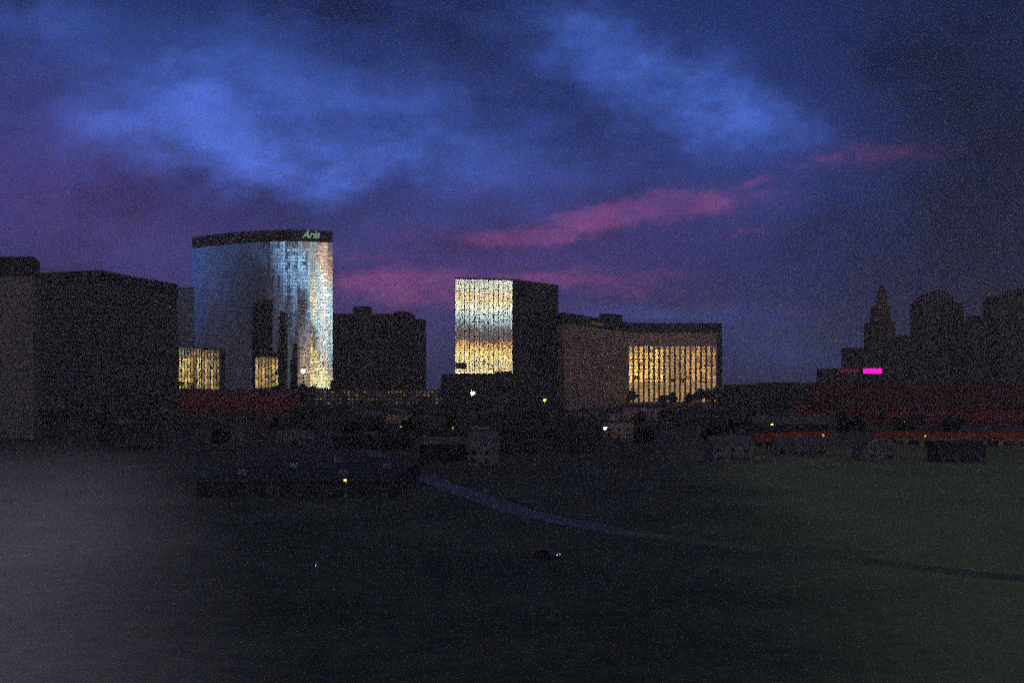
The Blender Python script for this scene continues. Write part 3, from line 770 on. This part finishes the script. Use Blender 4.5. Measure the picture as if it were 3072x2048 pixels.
# ------------------------------------------------------------------ lamps
def lamp(px, py, d, rad, col, s, label, base=0.0, name='street_lamp'):
    rad *= 1.3
    z = Z(py, d); x = X(px, d)
    T = thing(name, (x, d+1.2, base), label, 'lamp', 'lit lamps')
    k = max(.08, rad*.16)
    MB().tube((x, d+1.2, base), (x, d+1.2, z+rad*1.6), k*1.3, k).build('pole', MT['metal'], T)
    MB().tube((x, d+1.2, z+rad*1.4), (x, d-.1, z+rad*1.25), k*.8).build('arm', MT['metal'], T)
    MB().tube((x, d, z+rad*.75), (x, d, z+rad*1.35), rad*1.15, rad*.5).build('shade', MT['black'], T)
    MB().ball((x, d, z), rad).build('bulb', glow('lamp light', col, s), T, True)
W, O, Y_, CY = (1, .80, .58), (1, .50, .16), (1, .72, .12), (.70, .95, 1)
lamp(909, 1111, 1195, 2.1, (1, .78, .52), 3.2, 'brightest warm white lamp at the foot of the curved glass tower', Z(1175, 1225) if False else 0, 'floodlight_mast')
lamp(1419, 1179, 1140, 1.9, (1, .66, .40), 4.5, 'large peach coloured lamp in front of the black podium block', 0, 'floodlight_mast')
lamp(1634, 1200, 1000, 1.1, (1, .75, .10), 2.6, 'yellow lamp right below the dark side of the mirror tower', 0, 'floodlight_mast')
lamp(1415, 1283, 560, .55, CY, 3.4, 'small cool white lamp above the three storey pale house')
lamp(1358, 1283, 570, .35, (.8, .9, .2), .8, 'faint yellow green lamp left of the cool white one')
lamp(1203, 1279, 575, .38, (.7, .9, .5), .6, 'faint greenish lamp far left of the cool white one')
lamp(1816, 1283, 560, .70, (1, .70, .48), 4.5, 'pinkish white lamp in the dark below the gold hotel')
lamp(2316, 1272, 610, .50, O, 3.0, 'orange lamp above the shorter shop row')
lamp(2712, 1267, 630, .65, (1, .68, .08), 3.2, 'brightest yellow lamp on the right, before the red hall')
lamp(2470, 1305, 480, .35, O, 1.0, 'faint orange lamp at the right end of the shorter shop row')
lamp(2776, 1307, 480, .35, O, 1.2, 'faint orange lamp over the long shop row')
lamp(1035, 1440, 258, .24, (1, .62, .10), 3.0, 'amber lamp alone in the dark left of the road')
lamp(947, 1693, 176, .07, CY, 3.0, 'tiny bluish bollard lamp low in the dark foreground', 0, 'bollard_lamp')

# ------------------------------------------------------------------ car by the road
def car(px, py, rot, label):
    d = GD(py); x = X(px, d)
    T = thing('parked_car', (0, 0, 0), label, 'car')
    mb = MB(); prof = [(-2.2, .35), (2.2, .35), (2.25, .75), (1.3, .92), (.6, 1.42), (-1.1, 1.45), (-1.9, 1.0), (-2.25, .9)]
    f0 = [mb.bm.verts.new((u, -.86, z)) for u, z in prof]; f1 = [mb.bm.verts.new((u, .86, z)) for u, z in prof]
    mb.bm.faces.new(f0); mb.bm.faces.new(f1[::-1])
    for k in range(8): mb.bm.faces.new((f0[(k+1) % 8], f0[k], f1[k], f1[(k+1) % 8]))
    bmesh.ops.recalc_face_normals(mb.bm, faces=mb.bm.faces)
    mb.build('body', MT['carpaint'], T, False, .06)
    for s in (-1, 1):
        w_ = MB(); y = s*.868
        w_.quad((-1.0, y, 1.0), (.95, y, .98), (.55, y, 1.33), (-1.0, y, 1.36)); w_.build('side_window', MT['carglass'], T)
        for u in (-1.4, 1.4):
            wh = MB().tube((u, s*.70, .32), (u, s*.90, .32), .32, .32, 16).build('wheel', MT['rubber'], T)
            MB().tube((u, s*.90, .32), (u, s*.915, .32), .18, .18, 12).build('rim', MT['metal'], wh)
        MB().box(2.16, 2.29, s*.62-.17, s*.62+.17, .58, .74).build('headlight', glow('headlight', (1, .85, .5), 1.6 if s < 0 else .8), T)
        MB().box(-2.31, -2.2, s*.62-.2, s*.62+.2, .70, .86).build('tail_light', glow('tail light', (1, .02, .02), .5), T)
    MB().box(-2.29, -2.2, -.4, .4, .74, .82).build('brake_light', glow('brake light', (1, .02, .03), .35), T)
    T.location = (x, d, 0.02); T.rotation_euler = (0, 0, R(rot))
car(1640, 1672, -28, 'dark parked car with small yellow and red lights by the road in the foreground')

# ------------------------------------------------------------------ air
hz = MB().box(-GX-60, GX+60, -470, GX+60, -1, 212)
ho = hz.build('haze', bpy.data.materials.new('haze')); ho['kind'] = 'stuff'
m = ho.data.materials[0]; m.use_nodes = True; t = m.node_tree; t.nodes.clear()
o_ = t.nodes.new('ShaderNodeOutputMaterial'); v = t.nodes.new('ShaderNodeVolumePrincipled')
v.inputs['Color'].default_value = (1.0, .86, .74, 1); v.inputs['Density'].default_value = .00020; v.inputs['Anisotropy'].default_value = 0
t.links.new(v.outputs[0], o_.inputs['Volume'])

# ------------------------------------------------------------------ render
scene.render.engine = 'CYCLES'
cy = scene.cycles
cy.use_denoising = False
cy.use_adaptive_sampling = False
# the photograph is a very noisy hand-held exposure: leave the renderer's own grain in
cy.use_sample_subset = True; cy.sample_offset = 0; cy.sample_subset_length = 6; cy.sampling_pattern = 'TABULATED_SOBOL'
cy.max_bounces = 5; cy.diffuse_bounces = 2; cy.glossy_bounces = 3; cy.volume_bounces = 1
cy.sample_clamp_indirect = 0; cy.sample_clamp_direct = 0
cy.filter_width = 1.7
scene.view_settings.view_transform = 'Standard'; scene.view_settings.look = 'None'
scene.view_settings.exposure = 0; scene.view_settings.gamma = 1
